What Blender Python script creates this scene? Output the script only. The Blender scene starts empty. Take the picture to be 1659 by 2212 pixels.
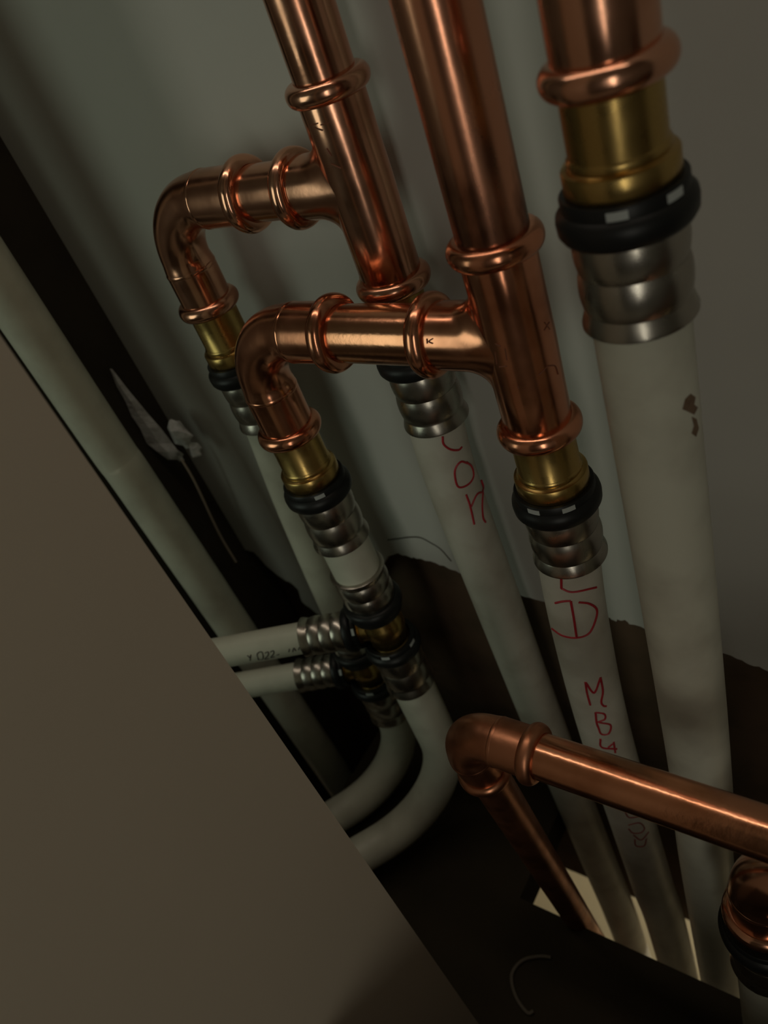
import bpy, math, random
import numpy as np
from mathutils import Vector, Matrix
random.seed(7)
S = bpy.context.scene
COL = S.collection
Z0 = 1.40                       # eye height above the room floor (m)

# ------------------------------------------------------------------ camera
F_PX, PX, PY = 1766.6, 829.5, 1106.0
RW = np.array([[0.80619781, 0.14176336, -0.57441121],
               [0.50447035, -0.67196249, 0.54219561],
               [-0.30911932, -0.72689034, -0.6132501]])    # world <- camera (x right, y down, z forward)
cam_d = bpy.data.cameras.new('camera'); cam = bpy.data.objects.new('camera', cam_d); COL.objects.link(cam)
m = Matrix.Identity(4)
for i in range(3):
    m[i][0] = RW[i][0]; m[i][1] = -RW[i][1]; m[i][2] = -RW[i][2]
m[2][3] = Z0
cam.matrix_world = m
cam_d.sensor_fit = 'VERTICAL'; cam_d.sensor_height = 36.0; cam_d.sensor_width = 27.0
cam_d.lens = F_PX / 2212 * 36
cam_d.clip_start = 0.01; cam_d.clip_end = 50
cam_d.dof.use_dof = True; cam_d.dof.focus_distance = 0.40; cam_d.dof.aperture_fstop = 10.0
S.camera = cam

# ------------------------------------------------------------------ light
S.view_settings.view_transform = 'Standard'; S.view_settings.look = 'None'
S.view_settings.gamma = 1.0; S.view_settings.exposure = 0.0
try: S.view_settings.use_curve_mapping = False
except Exception: pass
w = bpy.data.worlds.new('world'); S.world = w; w.use_nodes = True
w.node_tree.nodes['Background'].inputs[0].default_value = (0.05, 0.055, 0.05, 1)
w.node_tree.nodes['Background'].inputs[1].default_value = 0.2

def area(name, loc, target, sx, sy, power, col, shape='RECTANGLE'):
    l = bpy.data.lights.new(name, 'AREA'); l.shape = shape; l.size = sx; l.size_y = sy
    l.energy = power; l.color = col
    o = bpy.data.objects.new(name, l); COL.objects.link(o)
    o.location = loc
    o.rotation_euler = (Vector(target) - Vector(loc)).to_track_quat('-Z', 'Y').to_euler()
    return o
# daylight: window of the left compartment, glazed door on the right; a tube lamp overhead; a lamp in the space below
area('daylight_left_window', (-1.28, -1.42, 1.55), (-0.45, 0.335, 1.15), 0.85, 1.1, 4.1, (0.86, 1.0, 0.80))
area('daylight_glazed_door', (0.75, -1.55, 1.42), (-0.2, 0.3, 1.2), 0.26, 1.5, 4.3, (1.0, 0.95, 0.80))
area('ceiling_tube_lamp', (-0.30, 0.14, 2.25), (-0.30, 0.15, 1.1), 1.2, 0.05, 1.3, (1.0, 0.86, 0.70))
area('lower_room_lamp', (0.25, 1.0, 0.38), (-0.3, 0.65, 0.0), 0.3, 0.3, 4.0, (1.0, 0.90, 0.72))

# ------------------------------------------------------------------ helpers
def V(x, y, z): return Vector((x * .01, y * .01, z * .01 + Z0))       # centimetres from the eye -> metres
def ray(px, py): return RW @ np.array([px - PX, py - PY, F_PX])
def at_y(px, py, y):
    r = ray(px, py); r = r * (y / r[1]); return V(*r)
def at_z(px, py, z):
    r = ray(px, py); r = r * (z / r[2]); return V(*r)
def on_tube(px, py, pts, r):
    """first hit of a sight line with a tube of polyline pts (metres)"""
    d = ray(px, py); d = Vector(d).normalized(); o = Vector((0, 0, Z0)); best = None
    for a, b in zip(pts[:-1], pts[1:]):
        u = (b - a); L = u.length; u.normalize()
        dp = d - u * d.dot(u); op = (o - a) - u * (o - a).dot(u)
        A = dp.dot(dp); B = 2 * dp.dot(op); C = op.dot(op) - r * r; D = B * B - 4 * A * C
        if D < 0: D = 0
        t = (-B - math.sqrt(D)) / (2 * A); p = o + d * t; s = (p - a).dot(u)
        if -0.002 <= s <= L + 0.002 and (best is None or t < best[0]): best = (t, p)
    return best[1] if best else None

class MB:
    def __init__(s): s.v = []; s.f = []
    def add(s, v, f):
        n = len(s.v); s.v += [tuple(p) for p in v]; s.f += [tuple(i + n for i in q) for q in f]; return s
    def build(s, name, mat, parent=None, smooth=True):
        me = bpy.data.meshes.new(name); me.from_pydata(s.v, [], s.f); me.update()
        if smooth:
            me.polygons.foreach_set('use_smooth', [True] * len(me.polygons))
            try: me.set_sharp_from_angle(angle=math.radians(42))
            except Exception: pass
        o = bpy.data.objects.new(name, me); COL.objects.link(o); me.materials.append(mat)
        if parent: o.parent = parent
        return o
    def rings(s, rings, closed=False, cap=True):
        n = len(rings[0]); v = [p for r in rings for p in r]; f = []
        m_ = len(rings)
        for i in range(m_ if closed else m_ - 1):
            a = i * n; b = ((i + 1) % m_) * n
            for j in range(n): k = (j + 1) % n; f.append((a + j, a + k, b + k, b + j))
        if cap and not closed:
            f.append(tuple(range(n))[::-1]); f.append(tuple((m_ - 1) * n + j for j in range(n)))
        return s.add(v, f)
    def box(s, lo, hi):
        x0, y0, z0 = lo; x1, y1, z1 = hi
        v = [(x, y, z) for z in (z0, z1) for y in (y0, y1) for x in (x0, x1)]
        return s.add(v, [(0, 2, 3, 1), (4, 5, 7, 6), (0, 1, 5, 4), (2, 6, 7, 3), (0, 4, 6, 2), (1, 3, 7, 5)])

def frame_of(d):
    d = Vector(d).normalized(); a = Vector((0, 0, 1)) if abs(d.z) < .9 else Vector((1, 0, 0))
    u = d.cross(a).normalized(); return u, d.cross(u).normalized(), d
def lathe(mb, o, d, prof, seg=48, closed=False, wob=None):
    """prof: (radius cm, distance cm) along direction d from point o"""
    u, w_, d = frame_of(d); R_ = []
    for r, t in prof:
        ring = []
        for j in range(seg):
            a = 2 * math.pi * j / seg; rr = r * .01 * (1 + (wob(a, t) if wob else 0))
            ring.append(o + d * (t * .01) + u * (math.cos(a) * rr) + w_ * (math.sin(a) * rr))
        R_.append(ring)
    return mb.rings(R_, closed, cap=not closed)
def tube(mb, pts, radii, seg=32, cap=True):
    """pts in metres, radii in cm (number or list); parallel transport"""
    n = len(pts); T = []
    for i in range(n):
        a = pts[max(i - 1, 0)]; b = pts[min(i + 1, n - 1)]; T.append((b - a).normalized())
    u, w_, _ = frame_of(T[0]); R_ = []
    for i in range(n):
        if i:
            q = T[i - 1].rotation_difference(T[i]); u = q @ u; w_ = q @ w_
        r = (radii if isinstance(radii, (int, float)) else radii[i]) * .01
        R_.append([pts[i] + u * (math.cos(2 * math.pi * j / seg) * r) + w_ * (math.sin(2 * math.pi * j / seg) * r) for j in range(seg)])
    return mb.rings(R_, False, cap)
def smooth_path(pts, n=10):
    """Catmull-Rom through control points"""
    P_ = [pts[0] * 2 - pts[1]] + list(pts) + [pts[-1] * 2 - pts[-2]]; o = []
    for i in range(1, len(P_) - 2):
        for k in range(n):
            t = k / n; a, b, c, d = P_[i - 1:i + 3]
            o.append(.5 * ((2 * b) + (c - a) * t + (2 * a - 5 * b + 4 * c - d) * t * t + (3 * b - a - 3 * c + d) * t ** 3))
    o.append(pts[-1]); return o
def thing(name, label, cat, loc, group=None):
    o = bpy.data.objects.new(name, None); COL.objects.link(o); o.empty_display_size = .02
    o.location = loc; o['label'] = label; o['category'] = cat
    if group: o['group'] = group
    return o
def tag(o, label, cat, group=None):
    o['label'] = label; o['category'] = cat
    if group: o['group'] = group
    return o
def adopt(root, *parts):                       # parts are meshed in world space
    for p in parts:
        p.parent = root; p.matrix_parent_inverse = Matrix.Translation(root.location).inverted()
def sub(part, child):
    child.parent = part

# ------------------------------------------------------------------ materials
def mat(name, base, rough=.5, metal=0.0, noise=0.0, nscale=30.0, dark=None, rvar=0.0, bump=0.0, bscale=200.0, spec=.5, stretch=None, lo=.45, hi=.75):
    m_ = bpy.data.materials.new(name); m_.use_nodes = True; N = m_.node_tree.nodes; L = m_.node_tree.links
    b = N['Principled BSDF']; b.inputs['Metallic'].default_value = metal; b.inputs['Roughness'].default_value = rough
    b.inputs['Specular IOR Level'].default_value = spec
    b.inputs['Base Color'].default_value = (*base, 1)
    tc = N.new('ShaderNodeTexCoord'); src = tc.outputs['Object']
    if stretch:
        mp = N.new('ShaderNodeMapping'); mp.inputs['Scale'].default_value = stretch; L.new(src, mp.inputs[0]); src = mp.outputs[0]
    if noise > 0:
        n = N.new('ShaderNodeTexNoise'); n.inputs['Scale'].default_value = nscale; n.inputs['Detail'].default_value = 5; L.new(src, n.inputs['Vector'])
        r = N.new('ShaderNodeMapRange'); r.inputs['From Min'].default_value = lo; r.inputs['From Max'].default_value = hi
        r.inputs['To Max'].default_value = noise; L.new(n.outputs['Fac'], r.inputs['Value'])
        mx = N.new('ShaderNodeMix'); mx.data_type = 'RGBA'; mx.inputs[6].default_value = (*base, 1)
        mx.inputs[7].default_value = (*(dark or [c * .4 for c in base]), 1)
        L.new(r.outputs[0], mx.inputs[0]); L.new(mx.outputs[2], b.inputs['Base Color'])
    if rvar > 0:
        n2 = N.new('ShaderNodeTexNoise'); n2.inputs['Scale'].default_value = nscale * 1.7; n2.inputs['Detail'].default_value = 6; L.new(src, n2.inputs['Vector'])
        r2 = N.new('ShaderNodeMapRange'); r2.inputs['From Min'].default_value = .3; r2.inputs['From Max'].default_value = .75
        r2.inputs['To Min'].default_value = rough; r2.inputs['To Max'].default_value = rough + rvar
        L.new(n2.outputs['Fac'], r2.inputs['Value']); L.new(r2.outputs[0], b.inputs['Roughness'])
    if bump > 0:
        n3 = N.new('ShaderNodeTexNoise'); n3.inputs['Scale'].default_value = bscale; n3.inputs['Detail'].default_value = 4; L.new(tc.outputs['Object'], n3.inputs['Vector'])
        bp = N.new('ShaderNodeBump'); bp.inputs['Strength'].default_value = bump; bp.inputs['Distance'].default_value = .002
        L.new(n3.outputs['Fac'], bp.inputs['Height']); L.new(bp.outputs[0], b.inputs['Normal'])
    return m_
M = {}
M['copper_red'] = mat('reddish_copper', (.80, .35, .205), .14, 1, .85, 35, (.34, .11, .05), .14, .05, 90, lo=.5, hi=.8)
M['copper'] = mat('polished_copper', (.78, .40, .26), .13, 1, .85, 35, (.40, .16, .085), .14, .05, 90, lo=.5, hi=.8)
M['copper_satin'] = mat('satin_copper', (.80, .37, .21), .17, 1, .6, 40, (.45, .17, .08), .05, .04, 300)
M['copper_stained'] = mat('stained_copper', (.80, .37, .23), .20, 1, .95, 26, (.10, .035, .02), .12, .03, 120, stretch=(1, 1, .45), lo=.48, hi=.60)
M['copper_old'] = mat('tarnished_copper', (.62, .27, .15), .30, 1, .8, 45, (.25, .08, .04), .15, .12, 90)
M['brass'] = mat('brass', (.54, .37, .13), .24, 1, .4, 60, (.5, .32, .10), .12, .02, 400)
M['steel'] = mat('stainless_steel', (.46, .43, .38), .24, 1, .5, 50, (.32, .29, .24), .12, .06, 120)
M['black'] = mat('black_plastic', (.010, .011, .011), .42, 0, 0, spec=.35)
M['clear'] = mat('pale_sight_window', (.50, .54, .53), .3)
M['pipe'] = mat('white_plastic_pipe', (.68, .68, .57), .38, 0, .5, 38, (.42, .40, .33), .1, .05, 120)
M['pipe_dirty'] = mat('dusty_white_pipe', (.60, .57, .49), .45, 0, .8, 30, (.38, .33, .26), .1, .12, 90)
M['red'] = mat('red_marker_ink', (.42, .018, .03), .5)
M['faded'] = mat('faded_marker_ink', (.26, .06, .05), .6)
M['ink'] = mat('dark_print_ink', (.06, .05, .045), .6)
M['rust'] = mat('brown_smear', (.20, .13, .08), .7, 0, .8, 300, (.12, .07, .04))
M['plaster'] = mat('wall_plaster', (.52, .52, .48), .75, 0, .35, 9, (.44, .43, .40), 0, .10, 40, spec=.2)
M['masonry'] = mat('brown_masonry', (.115, .075, .048), .9, 0, .8, 22, (.055, .042, .028), 0, .8, 60, spec=.1)
M['board'] = mat('panel_paint', (.63, .55, .44), .6, 0, .3, 6, (.55, .48, .38), 0, .03, 60, spec=.25)
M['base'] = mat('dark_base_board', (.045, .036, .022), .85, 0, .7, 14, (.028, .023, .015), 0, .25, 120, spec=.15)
M['dark'] = mat('shade_toned_side_wall', (.06, .05, .038), .9, 0, .6, 20, (.035, .03, .024), 0, .4, 60, spec=.1)  # darkness of the unlit corner is put into this colour
M['room'] = mat('room_paint', (.20, .185, .165), .8)
M['ceil'] = mat('ceiling_paint', (.25, .23, .20), .85)
M['tile'] = mat('room_floor', (.38, .33, .27), .45)
M['cream'] = mat('cream_paint', (.72, .66, .50), .8)
M['scrap'] = mat('pale_plaster_scrap', (.70, .70, .70), .8, 0, .6, 120, (.26, .23, .20), 0, .5, 300)
M['tan'] = mat('tan_cord', (.45, .36, .28), .6)
M['wire'] = mat('dull_wire', (.14, .12, .09), .7)
M['tarnish'] = mat('dark_tarnish', (.20, .07, .035), .5)
M['crack'] = mat('crack_shadow', (.10, .09, .075), .95)

# ------------------------------------------------------------------ the setting
def structure(o): o['kind'] = 'structure'; return o
WY = 33.5
def extr(name, outline, y0, y1, mt):             # outline (x,z) cm on a wall plane, extruded from y0 to y1
    mb = MB(); n = len(outline)
    v = [V(x, y0, z) for x, z in outline] + [V(x, y1, z) for x, z in outline]
    f = [tuple(range(n)), tuple(range(2 * n - 1, n - 1, -1))] + [(i, i + n, (i + 1) % n + n, (i + 1) % n) for i in range(n)]
    mb.add(v, f); o = mb.build(name, mt, None, False); return o
def wpx(px, py, y=WY):
    r = ray(px, py); r = r * (y / r[1]); return (float(r[0]), float(r[2]))
rag = [wpx(*p) for p in [(548, 1192), (575, 1222), (611, 1251), (632, 1262), (645, 1275), (652, 1300), (668, 1312), (690, 1330), (725, 1336), (760, 1330), (800, 1262), (838, 1203), (860, 1197), (885, 1203), (900, 1206), (930, 1214), (960, 1224), (985, 1233), (1010, 1246), (1060, 1262), (1110, 1283), (1145, 1290), (1180, 1300), (1260, 1320), (1318, 1335), (1330, 1341), (1345, 1338), (1360, 1348), (1395, 1358), (1470, 1384), (1570, 1412), (1600, 1428), (1630, 1438), (1659, 1450)]]
jag = []
for a, b in zip(rag[:-1], rag[1:]):
    for k in range(3):
        t = k / 3; jag.append((a[0] * (1 - t) + b[0] * t + random.uniform(-.06, .06), a[1] * (1 - t) + b[1] * t + random.uniform(-.12, .12)))
jag.append(rag[-1])
x_end = jag[-1][0]
outline = [(-62, 96), (-62, jag[0][1] + .5)] + jag + [(20, jag[-1][1] - 1.0), (120, jag[-1][1] - 1.0), (120, 96)]
wall_back = structure(extr('wall_back', outline, WY, WY + 1.6, M['plaster']))
structure(MB().box(V(-62, WY + 1.6, -97), V(120, WY + 8, 96)).build('wall_back_masonry', M['masonry'], None, False))
structure(MB().box(V(-160, 24, -97), V(-55.5, WY + 8, 96)).build('wall_left_shade_block', M['dark'], None, False))  # block added to darken the corner behind the left white pipe
structure(MB().box(V(-26, -70, -140), V(-24.0, 11, 96)).build('wall_partition', M['board'], None, False))
# base board of the service shaft with the slot the risers drop through
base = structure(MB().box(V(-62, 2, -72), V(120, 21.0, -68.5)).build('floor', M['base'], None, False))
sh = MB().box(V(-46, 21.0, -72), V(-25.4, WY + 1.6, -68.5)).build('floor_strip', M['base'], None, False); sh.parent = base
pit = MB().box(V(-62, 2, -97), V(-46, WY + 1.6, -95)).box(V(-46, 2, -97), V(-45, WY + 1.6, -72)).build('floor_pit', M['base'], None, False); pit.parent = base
structure(MB().box(V(-160, -160, -146), V(160, 160, -140)).build('floor_room', M['tile'], None, False))
structure(MB().box(V(-160, -160, 96), V(160, WY + 8, 100)).build('ceiling', M['ceil'], None, False))
structure(MB().box(V(-166, -160, -140), V(-160, 160, 96)).build('wall_left_room', M['room'], None, False))
structure(MB().box(V(120, -160, -140), V(126, 160, 96)).build('wall_right', M['room'], None, False))
structure(MB().box(V(-160, -166, -140), V(126, -160, 96)).build('wall_front', M['room'], None, False))
structure(MB().box(V(-160, 0, -140), V(120, 2, -46)).build('wall_shade_rail', M['room'], None, False))  # unseen rail, raised to keep low room light off the pipes' lower ends
structure(MB().box(V(-160, 150, -140), V(126, 155, -97)).build('wall_lower_room', M['cream'], None, False))
structure(MB().box(V(-160, 2, -140), V(120, 150, -139)).build('floor_lower_room', M['cream'], None, False))
structure(MB().box(V(-160, WY + 8, -97), V(126, 155, -92)).build('ceiling_lower_room', M['cream'], None, False))

# ------------------------------------------------------------------ press-fit copper pieces
TB, TP, BD = 1.53, 1.40, 1.93
def bead(c, d, r=BD, name='bead', mt='copper', h=.95, base_r=TB):
    """rolled o-ring bead centred on c, axis d"""
    prof = []
    for k in range(15):
        a = math.pi * k / 14
        prof.append((base_r - .12 + (r - base_r + .12) * math.sin(a) ** .8, -h / 2 * math.cos(a)))
    return lathe(MB(), c, d, prof + [(base_r - .14, h / 2 - .02), (base_r - .14, -h / 2 + .02)], 56, True,
                 lambda a, t: .006 * math.sin(3 * a + t) + .004 * math.sin(7 * a)).build(name, M[mt])
def straight_pipe(name, label, a, b, r, mt, group=None, n=8):
    pts = [a.lerp(b, k / n) for k in range(n + 1)]
    mb = tube(MB(), [p - a for p in pts], r, 40)
    o = mb.build(name, mt); o.location = a
    return tag(o, label, 'pipe', group)
def tee(label, c, main_top, main_bot, branch, mt='copper', group=None):
    """c: junction centre in cm; the branch points to -x"""
    C = V(*c); root = thing('copper_tee', label, 'pipe tee', C, group)
    body = MB()
    up, dn, br = main_top - c[2], c[2] - main_bot, c[0] - branch
    lathe(body, C, (0, 0, 1), [(TB - .1, up + .3), (TB, up), (TB, up * .5), (TB + .03, 0), (TB, -dn * .5), (TB, -dn), (TB - .1, -dn - .3)], 64)
    o_body = body.build('body', M[mt])
    bm_ = MB(); R_ = []; RF = 1.15; seg = 64; n = 30
    for i in range(n + 1):
        ring = []
        for j in range(seg):
            a = 2 * math.pi * j / seg; y = (TB - .02) * math.sin(a)
            s0 = math.sqrt(max(TB * TB - y * y, 0)); s_in = max(s0 - .25, 0)
            s = s_in + (br + .3 - s_in) * (i / n) ** 1.5
            q = min(max((s - s0) / RF, 0), 1); fl = RF * (1 - math.sqrt(max(1 - (1 - q) ** 2, 0)))
            r = TB - (.1 if s > br + .15 else 0)
            ring.append(C + Vector((-s, y * (r / TB), math.cos(a) * (r + fl * abs(math.cos(a)) ** .5))) * .01)
        R_.append(ring)
    o_br = bm_.rings(R_, False, False).build('branch', M[mt])
    ps = [bead(V(c[0], c[1], main_top), (0, 0, 1), mt=mt), bead(V(c[0], c[1], main_bot), (0, 0, 1), mt=mt), bead(V(branch, c[1], c[2]), (1, 0, 0), mt=mt)]
    adopt(root, o_body, o_br, *ps); return root
def elbow(label, hx, corner, vz, y, hz, R=3.3, mt='copper', r=TB, rb=BD, group=None, hdir=1, vy=None, h=.95):
    """horizontal socket ends at x=hx (height hz), turns down at x=corner, ends at z=vz"""
    sgn = 1 if hx > corner else -1
    C = V(corner, y, hz); root = thing('copper_elbow', label, 'pipe elbow', C, group)
    pts, rad = [], []
    p0 = Vector((hx, y, hz)); p1 = Vector((corner + sgn * R, y, hz))
    for k in range(9): pts.append(p0.lerp(p1, k / 8)); 
    nA = len(pts)
    for k in range(1, 20):
        a = math.pi / 2 * k / 20
        pts.append(Vector((corner + sgn * (R - R * math.sin(a)), y, hz - R + R * math.cos(a))))
    p2 = Vector((corner, y, hz - R)); p3 = Vector((corner, y if vy is None else vy, vz)); nB = len(pts)
    for k in range(9): pts.append(p2.lerp(p3, k / 8))
    # radius along the path: sockets, a step, then the thinner bend
    L = [0]
    for a, b in zip(pts[:-1], pts[1:]): L.append(L[-1] + (b - a).length)
    la, lb = L[nA - 1], L[nB]
    for s in L:
        e = min(s - la, lb - s)                       # >0 inside the bend
        t = min(max((e + .25) / .5, 0), 1); t = t * t * (3 - 2 * t)
        rad.append(r * (1 - .055 * t))
    # subdivide for a crisp step
    b_ = tube(MB(), [V(*p) for p in pts], rad, 56).build('body', M[mt])
    st = lambda k: bead(V(*pts[k]), pts[min(k + 1, len(pts) - 1)] - pts[max(k - 1, 0)], r * 1.012, 'socket_step', mt, .4, r * .99)
    adopt(root, b_, bead(V(*p0), (1, 0, 0), rb, 'bead', mt, h, r), bead(V(*p3), p3 - p2, rb, 'bead', mt, h, r), st(nA - 2), st(nB + 1))
    return root

# ------------------------------------------------------------------ brass / steel press adapters
def lock_ring(o, d, t0, k=1.0, mt='black', win=None):
    """black ring from t0, 1.35 cm deep, widest near its lower edge; win: directions of the sight windows"""
    P_ = [(1.60, 0), (1.88, 0), (1.93, .06), (1.93, .42), (2.0, .48), (2.12, .62), (2.15, .80), (2.13, 1.12), (2.02, 1.30), (1.85, 1.36), (1.60, 1.36)]
    ring = lathe(MB(), o, d, [(r * k, t0 + t * k) for r, t in P_], 56, True).build('lock_ring', M[mt])
    u, w_, d = frame_of(d)
    for v_ in (win or []):
        v_ = Vector(v_); v_ = (v_ - d * v_.dot(d)).normalized(); s_ = d.cross(v_)
        mb = MB(); R_ = []
        for t, rr in ((.10, 1.955), (.36, 1.955)):
            for a in np.linspace(-.16, .16, 6):
                R_.append(o + d * ((t0 + t * k) * .01) + (v_ * math.cos(a) + s_ * math.sin(a)) * (rr * k * .01))
        inner = [p - v_ * .0008 for p in R_]
        f = [(i, i + 1, i + 7, i + 6) for i in range(5)] + [(i + 12, i + 18, i + 19, i + 13) for i in range(5)]
        f += [(0, 6, 18, 12), (5, 17, 23, 11)] + [(i, i + 12, i + 13, i + 1) for i in range(5)] + [(i + 6, i + 7, i + 19, i + 18) for i in range(5)]
        mb.add(R_ + inner, f); wdw = mb.build('sight_window', M['clear'], ring, False)
    return ring
def sleeve(o, d, t0, t1, k=1.0, mt='steel', ncut=2):
    L = t1 - t0; prof = [(1.5 * k, t0), (1.70 * k, t0 + .01)]
    cuts = [.8 * i / ncut for i in range(ncut + 1)]
    for i in range(ncut):
        a, b = cuts[i], cuts[i + 1]
        for j in range(9):
            q = j / 8; prof.append(((1.70 + .11 * math.sin(math.pi * q) ** .7 + .01 * i) * k, t0 + L * (a + (b - a) * q) + .01))
    prof += [(1.74 * k, t0 + L * .82), (1.80 * k, t0 + L * .88), (1.89 * k, t0 + L * .955), (1.89 * k, t0 + L * .985), (1.80 * k, t1), (1.5 * k, t1)]
    return lathe(MB(), o, d, prof, 64, True,
                 lambda a, t: .005 * math.sin(6 * a + 1.3 * t) * (1 if t < t0 + L * .85 else .2)).build('steel_sleeve', M[mt])
def adapter(label, top, L, d=(0, 0, -1), group=None, win=()):
    """top: bead centre in cm; L: length from there to the sleeve's end"""
    o = V(*top); k = L / 8.3; root = thing('press_adapter', label, 'pipe fitting', o, group)
    body = lathe(MB(), o, d, [(1.40, -.6), (1.46, .1), (1.46, 2.55 * k), (1.52, 2.62 * k), (1.70, 2.66 * k), (1.74, 2.72 * k), (1.74, 3.38 * k), (1.70, 3.45 * k), (1.62, 3.5 * k), (1.62, 3.7 * k)], 56).build('brass_body', M['brass'])
    lip = lathe(MB(), o, d, [(1.44, 2.28 * k), (1.52, 2.36 * k), (1.53, 2.44 * k), (1.52, 2.56 * k), (1.44, 2.6 * k)], 56, True).build('brass_lip', M['brass'])
    adopt(root, body, lip, lock_ring(o, d, 3.45 * k, 1, 'black', win), sleeve(o, d, 4.75 * k, L)); return root

TO_CAM = lambda x, y: (-x, -y, 0)
def rot(v, deg):
    a = math.radians(deg); return (v[0] * math.cos(a) - v[1] * math.sin(a), v[0] * math.sin(a) + v[1] * math.cos(a), 0)

# axes (cm from the eye)
AX, AY = -24.6, 30.0
BX, BY = -16.0, 26.0
CX, CY = -9.7, 23.5
EX, EY = -38.8, 30.0
FX, FY = -32.1, 26.0

# riser A with its tee, elbow and the two lines below it
straight_pipe('copper_pipe', 'shiny copper riser entering the top of the rear left tee', V(AX, AY, 95.8), V(AX, AY, -7.6), TP, M['copper'])
tee_a = tee('polished copper press tee at left rear, turning into the upper elbow', (AX, AY, -11.65), -7.4, -16.7, -28.4)
straight_pipe('copper_pipe', 'very short copper pipe between upper elbow and rear left tee', V(-28.2, AY, -11.65), V(-32.0, AY, -11.65), TP, M['copper'])
elbow('polished copper elbow at upper left, nearest the dark corner', -31.8, EX, -17.9, EY, -11.65, 3.5)
adapter('brass adapter with black ring under the upper left elbow', (EX, EY, -18.1), 8.6, win=[rot(TO_CAM(EX, EY), 60)])
E_PTS = [V(EX, EY, -26), V(-39.3, 29.4, -34), V(-39.1, 28.5, -43), V(-38.6, 27.8, -49.5)]
e_pipe = tube(MB(), smooth_path(E_PTS), 1.55, 36).build('white_pipe', M['pipe']); tag(e_pipe, 'slim looking white pipe against the wall behind the lower elbow', 'pipe')
adapter('press adapter half hidden behind the copper branch pipe, black ring and steel sleeve', (-24.8, AY, -16.6), 8.7)
CON = [V(-24.9, AY, -24.6), V(-25.2, AY, -30), V(-24.9, AY, -41), V(-24.3, AY, -58), V(-23.5, AY, -75), V(-22.6, AY, -95), V(-22.2, AY, -138.5)]
con = tube(MB(), smooth_path(CON), 1.6, 40).build('white_pipe', M['pipe_dirty']); tag(con, 'dusty white pipe with three red letters under the steel sleeve', 'pipe')

# riser B
straight_pipe('copper_pipe', 'dark stained copper riser entering the top of the middle tee', V(BX, BY, 95.8), V(BX, BY, -13.0), TP + .04, M['copper_stained'])
tee_b = tee('reddish copper press tee in the middle with dark stamps on its body', (BX, BY, -17.2), -13.0, -21.8, -20.2, 'copper_red')
straight_pipe('copper_pipe', 'satin copper branch pipe between the middle tee and lower elbow', V(-20.0, BY, -17.2), V(-26.0, BY, -17.2), TP, M['copper_satin'])
elbow('dull copper elbow in the centre above the short white pipe', -25.8, FX, -23.7, FY, -17.2, 3.4, 'copper_red')
adapter('brass adapter with black ring under the central copper elbow', (FX, FY, -23.7), 8.8, win=[rot(TO_CAM(FX, FY), -4)])
adapter('brass adapter with black ring under the middle copper tee', (BX, BY, -21.8), 8.2, win=[rot(TO_CAM(BX, BY), 12), rot(TO_CAM(BX, BY), -38)])
LD = [V(BX - .1, BY, -29.2), V(-16.5, BY, -36), V(-16.6, BY, -47), V(-15.9, BY, -67), V(-15.4, BY, -80), V(-15.0, BY, -138.5)]
ld = tube(MB(), smooth_path(LD), 1.6, 40).build('white_pipe', M['pipe_dirty']); tag(ld, 'white pipe with a column of red handwritten letters crossing behind the copper pipe', 'pipe')

# riser C
c_root = thing('copper_coupling', 'blurred copper coupling at the upper right above the brass adapter', 'pipe fitting', V(CX, CY, -6.75))
adopt(c_root, lathe(MB(), V(CX, CY, -6.75), (0, 0, 1), [(TB - .1, -.3), (TB, 0), (TB, 1.6), (TB - .02, 4), (TB - .05, 7), (TB, 9)], 56).build('body', M['copper']),
      bead(V(CX, CY, -6.75), (0, 0, 1)), bead(V(CX, CY, 2.5), (0, 0, 1)))
straight_pipe('copper_pipe', 'copper riser above the coupling at the upper right', V(CX, CY, 2.6), V(CX, CY, 95.8), TP, M['copper'])
adapter('large nearest brass adapter at upper right with black ring and bulged steel sleeve', (CX, CY, -6.75), 7.8, win=[rot(TO_CAM(CX, CY), -8), rot(TO_CAM(CX, CY), 45)])
CW = [V(CX, CY, -13.8), V(CX, CY, -30), V(-9.8, CY, -45), V(-10.2, CY, -60), V(-10.3, CY, -138.5)]
cw = tube(MB(), smooth_path(CW), 1.62, 40).build('white_pipe', M['pipe']); tag(cw, 'widest white pipe at right with a brown smear on its side', 'pipe')

# riser behind the partition's edge
LP = [V(-52.9, 26, 95.9), V(-52.3, 26, -14.6), V(-51.9, 26, -31), V(-51.4, 26, -48), V(-50.6, 26, -75), V(-50.2, 26, -95)]
lp = tube(MB(), smooth_path(LP), 1.62, 40).build('white_pipe', M['pipe']); tag(lp, 'long plain white pipe running along the edge of the beige panel', 'pipe')

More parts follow.
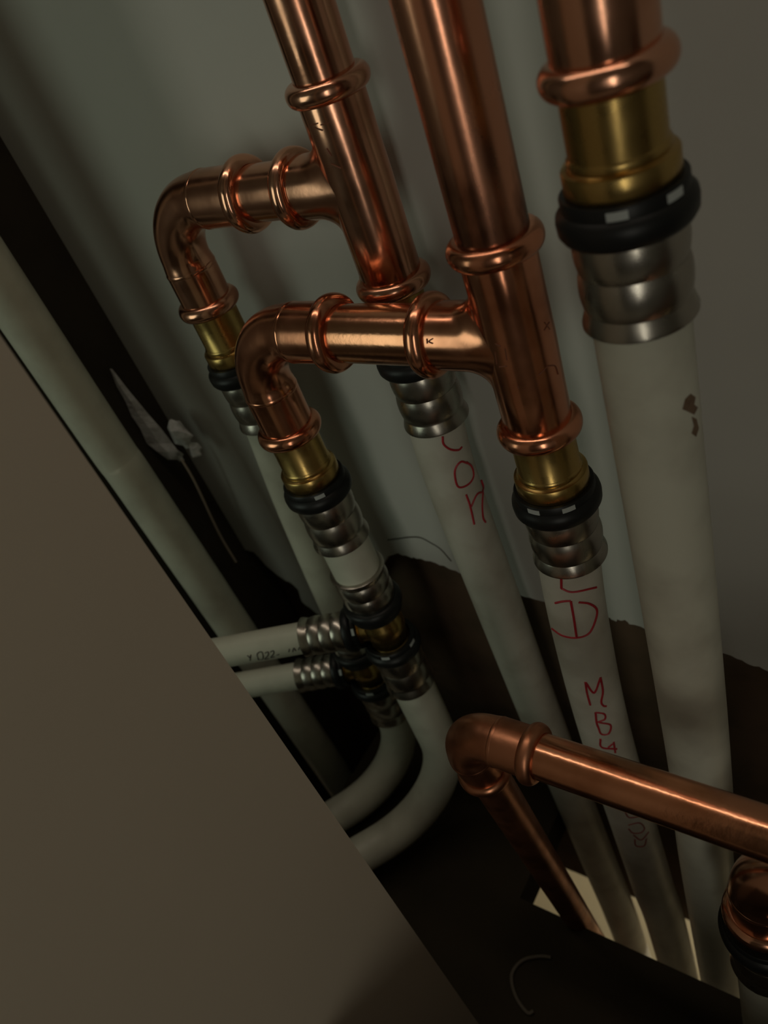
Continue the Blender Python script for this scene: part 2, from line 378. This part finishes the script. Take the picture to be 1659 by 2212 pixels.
# ------------------------------------------------------------------ the two white-pipe tees at centre
BDIR = Vector((-.873, -.488, 0)).normalized()
def brass_tee(label, c, z_top_end, z_bot_end, k_branch=.78):
    C = V(*c); root = thing('brass_tee', label, 'pipe tee', C)
    b = MB(); lathe(b, C, (0, 0, -1), [(1.3, -1.9), (1.38, -1.7), (1.38, -.7), (1.5, -.5), (1.5, .4), (1.38, .6), (1.38, 1.5), (1.48, 1.6), (1.3, 1.9)], 48)
    ps = [b.build('brass_body', M['brass'])]
    ps.append(lathe(MB(), C, BDIR, [(1.05, 0), (1.05, 1.6), (1.2, 1.7), (1.2, 2.3), (1.0, 2.4)], 40).build('brass_branch', M['brass']))
    ps.append(lock_ring(C, (0, 0, 1), 1.5, .97, 'black')); ps.append(sleeve(C, (0, 0, 1), 2.8, z_top_end - c[2]))
    ps.append(lock_ring(C, (0, 0, -1), 1.4, .97, 'black', [rot(TO_CAM(c[0], c[1]), 42), rot(TO_CAM(c[0], c[1]), -30)])); ps.append(sleeve(C, (0, 0, -1), 2.7, c[2] - z_bot_end))
    ps.append(lock_ring(C, BDIR, 1.7, k_branch, 'black', [(.35, -.7, .6)])); ps.append(sleeve(C, BDIR, 2.7, 6.0, k_branch, ncut=3))
    adopt(root, *ps); return root
brass_tee('front brass tee below the central elbow, with black rings and steel sleeves', (FX, FY, -41.1), -35.4, -47.8)
f_pipe = tube(MB(), [V(FX, FY, -31.0), V(FX, FY, -33.5), V(FX, FY, -36.0)], 1.6, 40).build('white_pipe', M['pipe']); tag(f_pipe, 'short piece of white pipe between two steel sleeves under the central elbow', 'pipe')
E2X, E2Y = -38.4, 27.6
brass_tee('rear brass tee low in the shadow behind the front one', (E2X, E2Y, -50.4), -45.2, -57.0)
def ubend(name, label, x, y, z_start, z0, rho, d, ext):
    d = Vector((*d, 0)).normalized(); pts = [V(x, y, z_start), V(x, y, (z_start + z0) / 2)]
    for k in range(0, 91, 6):
        a = math.radians(k); s = rho * (1 - math.cos(a)); pts.append(V(x + d.x * s, y + d.y * s, z0 - rho * math.sin(a)))
    e = pts[-1]; pts += [e + d * (ext * .005), e + d * (ext * .01)]
    o = tube(MB(), pts, 1.6, 36).build(name, M['pipe']); return tag(o, label, 'pipe')
ubend('white_pipe', 'white pipe curving left from the front brass tee, outer of two bends', FX, FY, -46.5, -55.5, 9.0, (-.58, -.81), 20)
ubend('white_pipe', 'white pipe curving left from the rear brass tee, inner of two bends', E2X, E2Y, -55.7, -58.0, 8.0, (-.55, -.83), 22)
def thin(label, c, L=60):
    a = V(*c) + BDIR * .06; b = V(*c) + BDIR * (L * .01)
    return straight_pipe('thin_white_pipe', label, a, b, 1.16, M['pipe'])
t1 = thin('upper of two thin white pipes, with dark printed digits, going left', (FX, FY, -41.1))
t2 = thin('lower of two thin white pipes, plain, going left behind the panel', (E2X, E2Y, -50.4), 60)

# ------------------------------------------------------------------ low copper line at right
HY, HZ = 17.0, -34.5
straight_pipe('copper_pipe', 'thick satin copper pipe crossing diagonally in front of the white pipes', V(-15.4, HY, HZ), V(70, HY, HZ), 1.12, M['copper_satin'], n=20)
elbow('tarnished copper elbow at the left end of the crossing copper pipe', -15.0, -19.1, -39.0, HY, HZ, 2.0, 'copper_old', 1.26, 1.52, h=.8, vy=17.4)
straight_pipe('copper_pipe', 'dark copper pipe slanting down from the low elbow into the floor slot', V(-19.1, 17.4, -38.8), V(-21.9, 25.4, -96), 1.12, M['copper_old'])
elbow('copper elbow cut off by the right edge, low beside the widest white pipe', -.5, -5.4, -45.9, 18.5, -41.0, 2.4, 'copper', 1.6, 2.0)
r_root = thing('press_adapter', 'black ring and steel sleeve low at the right edge under the cut off elbow', 'pipe fitting', V(-5.4, 18.5, -45.9))
ro = V(-5.4, 18.5, -45.9)
adopt(r_root, lathe(MB(), ro, (0, 0, -1), [(1.4, -.4), (1.5, .1), (1.5, 1.2), (1.6, 1.3)], 48).build('brass_body', M['brass']), lock_ring(ro, (0, 0, -1), 1.0, 1.05), sleeve(ro, (0, 0, -1), 2.4, 6.4))
straight_pipe('copper_pipe', 'copper pipe leaving the cut off low elbow beyond the right edge', V(-.6, 18.5, -41.0), V(70, 18.5, -41.0), 1.42, M['copper'])
straight_pipe('white_pipe', 'white pipe stub dropping to the floor at the right edge', V(-5.4, 18.5, -51), V(-5.4, 18.5, -68.45), 1.6, M['pipe'])

# ------------------------------------------------------------------ handwriting, print, stamps, smears
def strokes(name, parent, pts_tube, r, polys, mt, wid=.07, world=True):
    mb = MB()
    for poly in polys:
        fl = [Vector((x, y, 0)) for x, y in poly]
        fl = smooth_path(fl, 6) if len(fl) > 2 else [fl[0].lerp(fl[1], k / 6) for k in range(7)]
        q = [on_tube(p.x, p.y, pts_tube, r * .01) for p in fl]; q = [p for p in q if p is not None]
        if len(q) > 1: tube(mb, q, wid, 6)
    if not mb.v: return None
    o = mb.build(name, M[mt]); o.parent = parent; o.matrix_parent_inverse = Matrix.Translation(parent.location).inverted(); return o
def letters(name, parent, pts_tube, r, groups, mt, wid=.07):
    for g in groups: strokes(name, parent, pts_tube, r, g, mt, wid)
def crop(ox, oy, s, poly): return [(ox + x * s, oy + y * s) for x, y in poly]
k4 = lambda p: crop(800, 550, .42194, p)
k6 = lambda p: crop(900, 1200, .4575, p)
k5 = lambda p: crop(400, 1150, .42194, p)
def kk(k, groups): return [[k(p) for p in g] for g in groups]
letters('marker_letter', con, smooth_path(CON), 1.6, kk(k4, [
    [[(370, 930), (375, 970), (408, 996), (450, 1000), (468, 985)]],
    [[(495, 1068), (465, 1060), (440, 1085), (432, 1125), (445, 1182), (472, 1190), (510, 1168), (528, 1130), (518, 1085), (492, 1062)]],
    [[(490, 1228), (510, 1285), (532, 1380)], [(516, 1290), (545, 1228), (576, 1215)], [(576, 1215), (572, 1280), (577, 1345), (590, 1370)],
     [(568, 1155), (578, 1188), (573, 1215)]]]), 'red')
letters('marker_letter', ld, smooth_path(LD), 1.6, kk(k6, [
    [[(683, 105), (684, 155)], [(684, 155), (738, 172), (848, 150)]],
    [[(655, 224), (690, 216), (728, 213)], [(728, 215), (743, 300), (755, 382)],
     [(765, 220), (815, 227), (850, 255), (842, 310), (812, 368), (755, 388), (690, 378), (640, 345)]],
    [[(820, 705), (805, 650), (797, 597)], [(797, 597), (838, 648), (868, 575)], [(868, 575), (879, 640), (872, 690), (880, 708), (895, 711)]],
    [[(845, 740), (850, 790), (858, 812)], [(845, 740), (886, 748), (888, 772), (855, 786)], [(862, 788), (915, 800), (906, 840), (872, 842), (858, 812)]],
    [[(868, 865), (874, 905), (945, 913)], [(930, 880), (938, 930)], [(905, 905), (926, 888)]]]), 'red')
letters('faded_letter', ld, smooth_path(LD), 1.6, kk(k6, [
    [[(985, 1212), (1003, 1236), (1052, 1232)], [(1000, 1272), (1050, 1262), (1075, 1285), (1060, 1307), (1022, 1310), (1000, 1290)]],
    [[(1024, 1320), (1060, 1342), (1096, 1304)], [(1030, 1340), (1036, 1370), (1074, 1370), (1085, 1336)]]]), 'faded', .06)
tp = [V(FX, FY, -41.1), V(FX, FY, -41.1) + BDIR * .24]
strokes('printed_text', t1, tp, 1.16, [k5(p) for p in [
    [(318, 630), (332, 642)], [(336, 626), (332, 656)], [(374, 652), (369, 622), (392, 612), (398, 646), (374, 652)],
    [(408, 618), (425, 612), (424, 630), (408, 648), (428, 645)], [(436, 612), (452, 606), (452, 622), (438, 640), (458, 636)], [(468, 628), (482, 624)],
    [(530, 612), (534, 596)], [(550, 612), (556, 592), (566, 606)], [(580, 602), (584, 588)]]], 'ink', .04)

def patch(name, parent, pts_tube, r, poly, mt):
    """an irregular thin smear lying on a round pipe"""
    ctr = (sum(p[0] for p in poly) / len(poly), sum(p[1] for p in poly) / len(poly)); mb = MB(); v = []
    for s, dr in ((1.0, .0), (.7, .004), (.35, .005)):
        for x, y in poly: v.append(on_tube(ctr[0] + (x - ctr[0]) * s, ctr[1] + (y - ctr[1]) * s, pts_tube, (r + dr) * .01))
    if any(p is None for p in v): return
    n = len(poly); f = [(a * n + i, a * n + (i + 1) % n, (a + 1) * n + (i + 1) % n, (a + 1) * n + i) for a in range(2) for i in range(n)] + [tuple(2 * n + i for i in range(n))]
    o = mb.add(v, f).build(name, M[mt]); o.parent = parent
cwp = smooth_path(CW)
patch('brown_smear', cw, cwp, 1.63, [(1480, 862), (1492, 850), (1503, 858), (1500, 874), (1508, 880), (1500, 896), (1488, 890), (1474, 884)], 'rust')
patch('brown_smear', cw, cwp, 1.63, [(1494, 900), (1505, 905), (1510, 925), (1504, 944), (1494, 936), (1499, 920)], 'rust')

k1 = lambda p: crop(300, 0, .42194, p)
letters('stamp_mark', tee_b, [V(BX, BY, -13), V(BX, BY, -22)], TB + .02, kk(k4, [
    [[(893, 348), (918, 382)], [(916, 346), (890, 388)]], [[(862, 616), (884, 596), (906, 570)], [(906, 570), (945, 570), (962, 612)]], [[(754, 672), (760, 686)]],
    [[(600, 470), (612, 520)]], [[(640, 455), (668, 470)]], [[(640, 500), (648, 560)]], [[(690, 480), (700, 540)]], [[(610, 560), (618, 610)]], [[(660, 575), (700, 570)]]]), 'tarnish', .03)
strokes('stamp_letter', tee_b, [V(-17.6, BY, -17.2), V(-20.4, BY, -17.2)], TB + .01, [k4(p) for p in [[(288, 430), (290, 456)], [(318, 430), (298, 445), (318, 456)]]], 'tarnish', .025)
strokes('stamp_letter', tee_a, [V(-26.2, AY, -11.65), V(-28.6, AY, -11.65)], TB + .01, [k1(p) for p in [[(722, 958), (724, 930)], [(724, 930), (740, 958)], [(740, 958), (742, 930)]]], 'tarnish', .025)
letters('stamp_mark', tee_a, [V(AX, AY, -7.5), V(AX, AY, -16)], TB + .02, kk(k1, [
    [[(880, 640), (915, 632)]], [[(930, 640), (975, 628)]], [[(900, 655), (940, 668)]], [[(960, 760), (985, 800)]], [[(985, 840), (1035, 862)]]]), 'tarnish', .03)
ck = [(838, 1166), (862, 1163), (885, 1160), (908, 1161), (930, 1172), (952, 1186), (975, 1212)]
sub(wall_back, tube(MB(), smooth_path([at_y(x, y, WY) for x, y in ck], 5), .07, 6).build('crack', M['crack']))

# ------------------------------------------------------------------ scraps in the dark corner and on the floor
def ribbon(name, label, cat, pts, mt, thick=.25):
    """pts: (point, half width cm) in metres: a torn strip with thickness"""
    mb = MB(); R_ = []
    side = Vector((.80, .50, -.30)).normalized(); nrm = Vector((.5, -.6, .6)).normalized()
    for p, h in pts:
        R_.append([p + side * h * .01, p + nrm * thick * .01, p - side * h * .01, p - nrm * thick * .01])
    return tag(mb.rings(R_).build(name, mt, None, False), label, cat)
sy = 31.0
ribbon('plaster_strip', 'pale torn strip of plaster hanging in the dark corner', 'debris',
       [(at_y(240, 797, sy), .08), (at_y(262, 835, sy), .35), (at_y(285, 868, sy), .5), (at_y(305, 900, sy), .75), (at_y(325, 925, sy), .85), (at_y(345, 958, sy), 1.05), (at_y(362, 975, sy), .9), (at_y(372, 993, sy), .35)], M['scrap'])
def chunk(label, px, py, r, y=31.6):
    c = at_y(px, py, y); rnd = random.Random(px); mb = MB(); R_ = []
    for i in range(5):
        a = math.pi * (i + .5) / 5
        R_.append([c + Vector((math.sin(a) * math.cos(b), math.sin(a) * math.sin(b) * .6, math.cos(a))) * (r * .01 * rnd.uniform(.6, 1.25)) for b in np.linspace(0, 2 * math.pi, 8)[:-1]])
    return tag(mb.rings(R_).build('plaster_chunk', M['scrap'], None, False), label, 'debris')
chunk('largest rough plaster lump beside the torn strip at the wall corner', 392, 938, 1.25)
chunk('small plaster crumb at the right of the torn strip', 420, 972, .7)
chunk('small plaster crumb joining the torn strip at its lower end', 385, 985, .6)
tag(tube(MB(), smooth_path([at_y(x, y, sy) for x, y in [(392, 992), (415, 1030), (437, 1075), (460, 1125), (482, 1168), (510, 1214)]], 6), .10, 8).build('hanging_string', M['tan']),
    'thin pale cord hanging below the plaster scraps in the dark corner', 'cord')
curl = [(1190, 2068), (1165, 2066), (1130, 2074), (1108, 2098), (1106, 2125), (1118, 2160), (1140, 2188), (1152, 2184)]
tag(tube(MB(), smooth_path([at_z(x, y, -68.3) for x, y in curl], 6), .14, 8).build('wire_curl', M['wire']), 'dim curled wire lying on the dark floor board', 'wire')
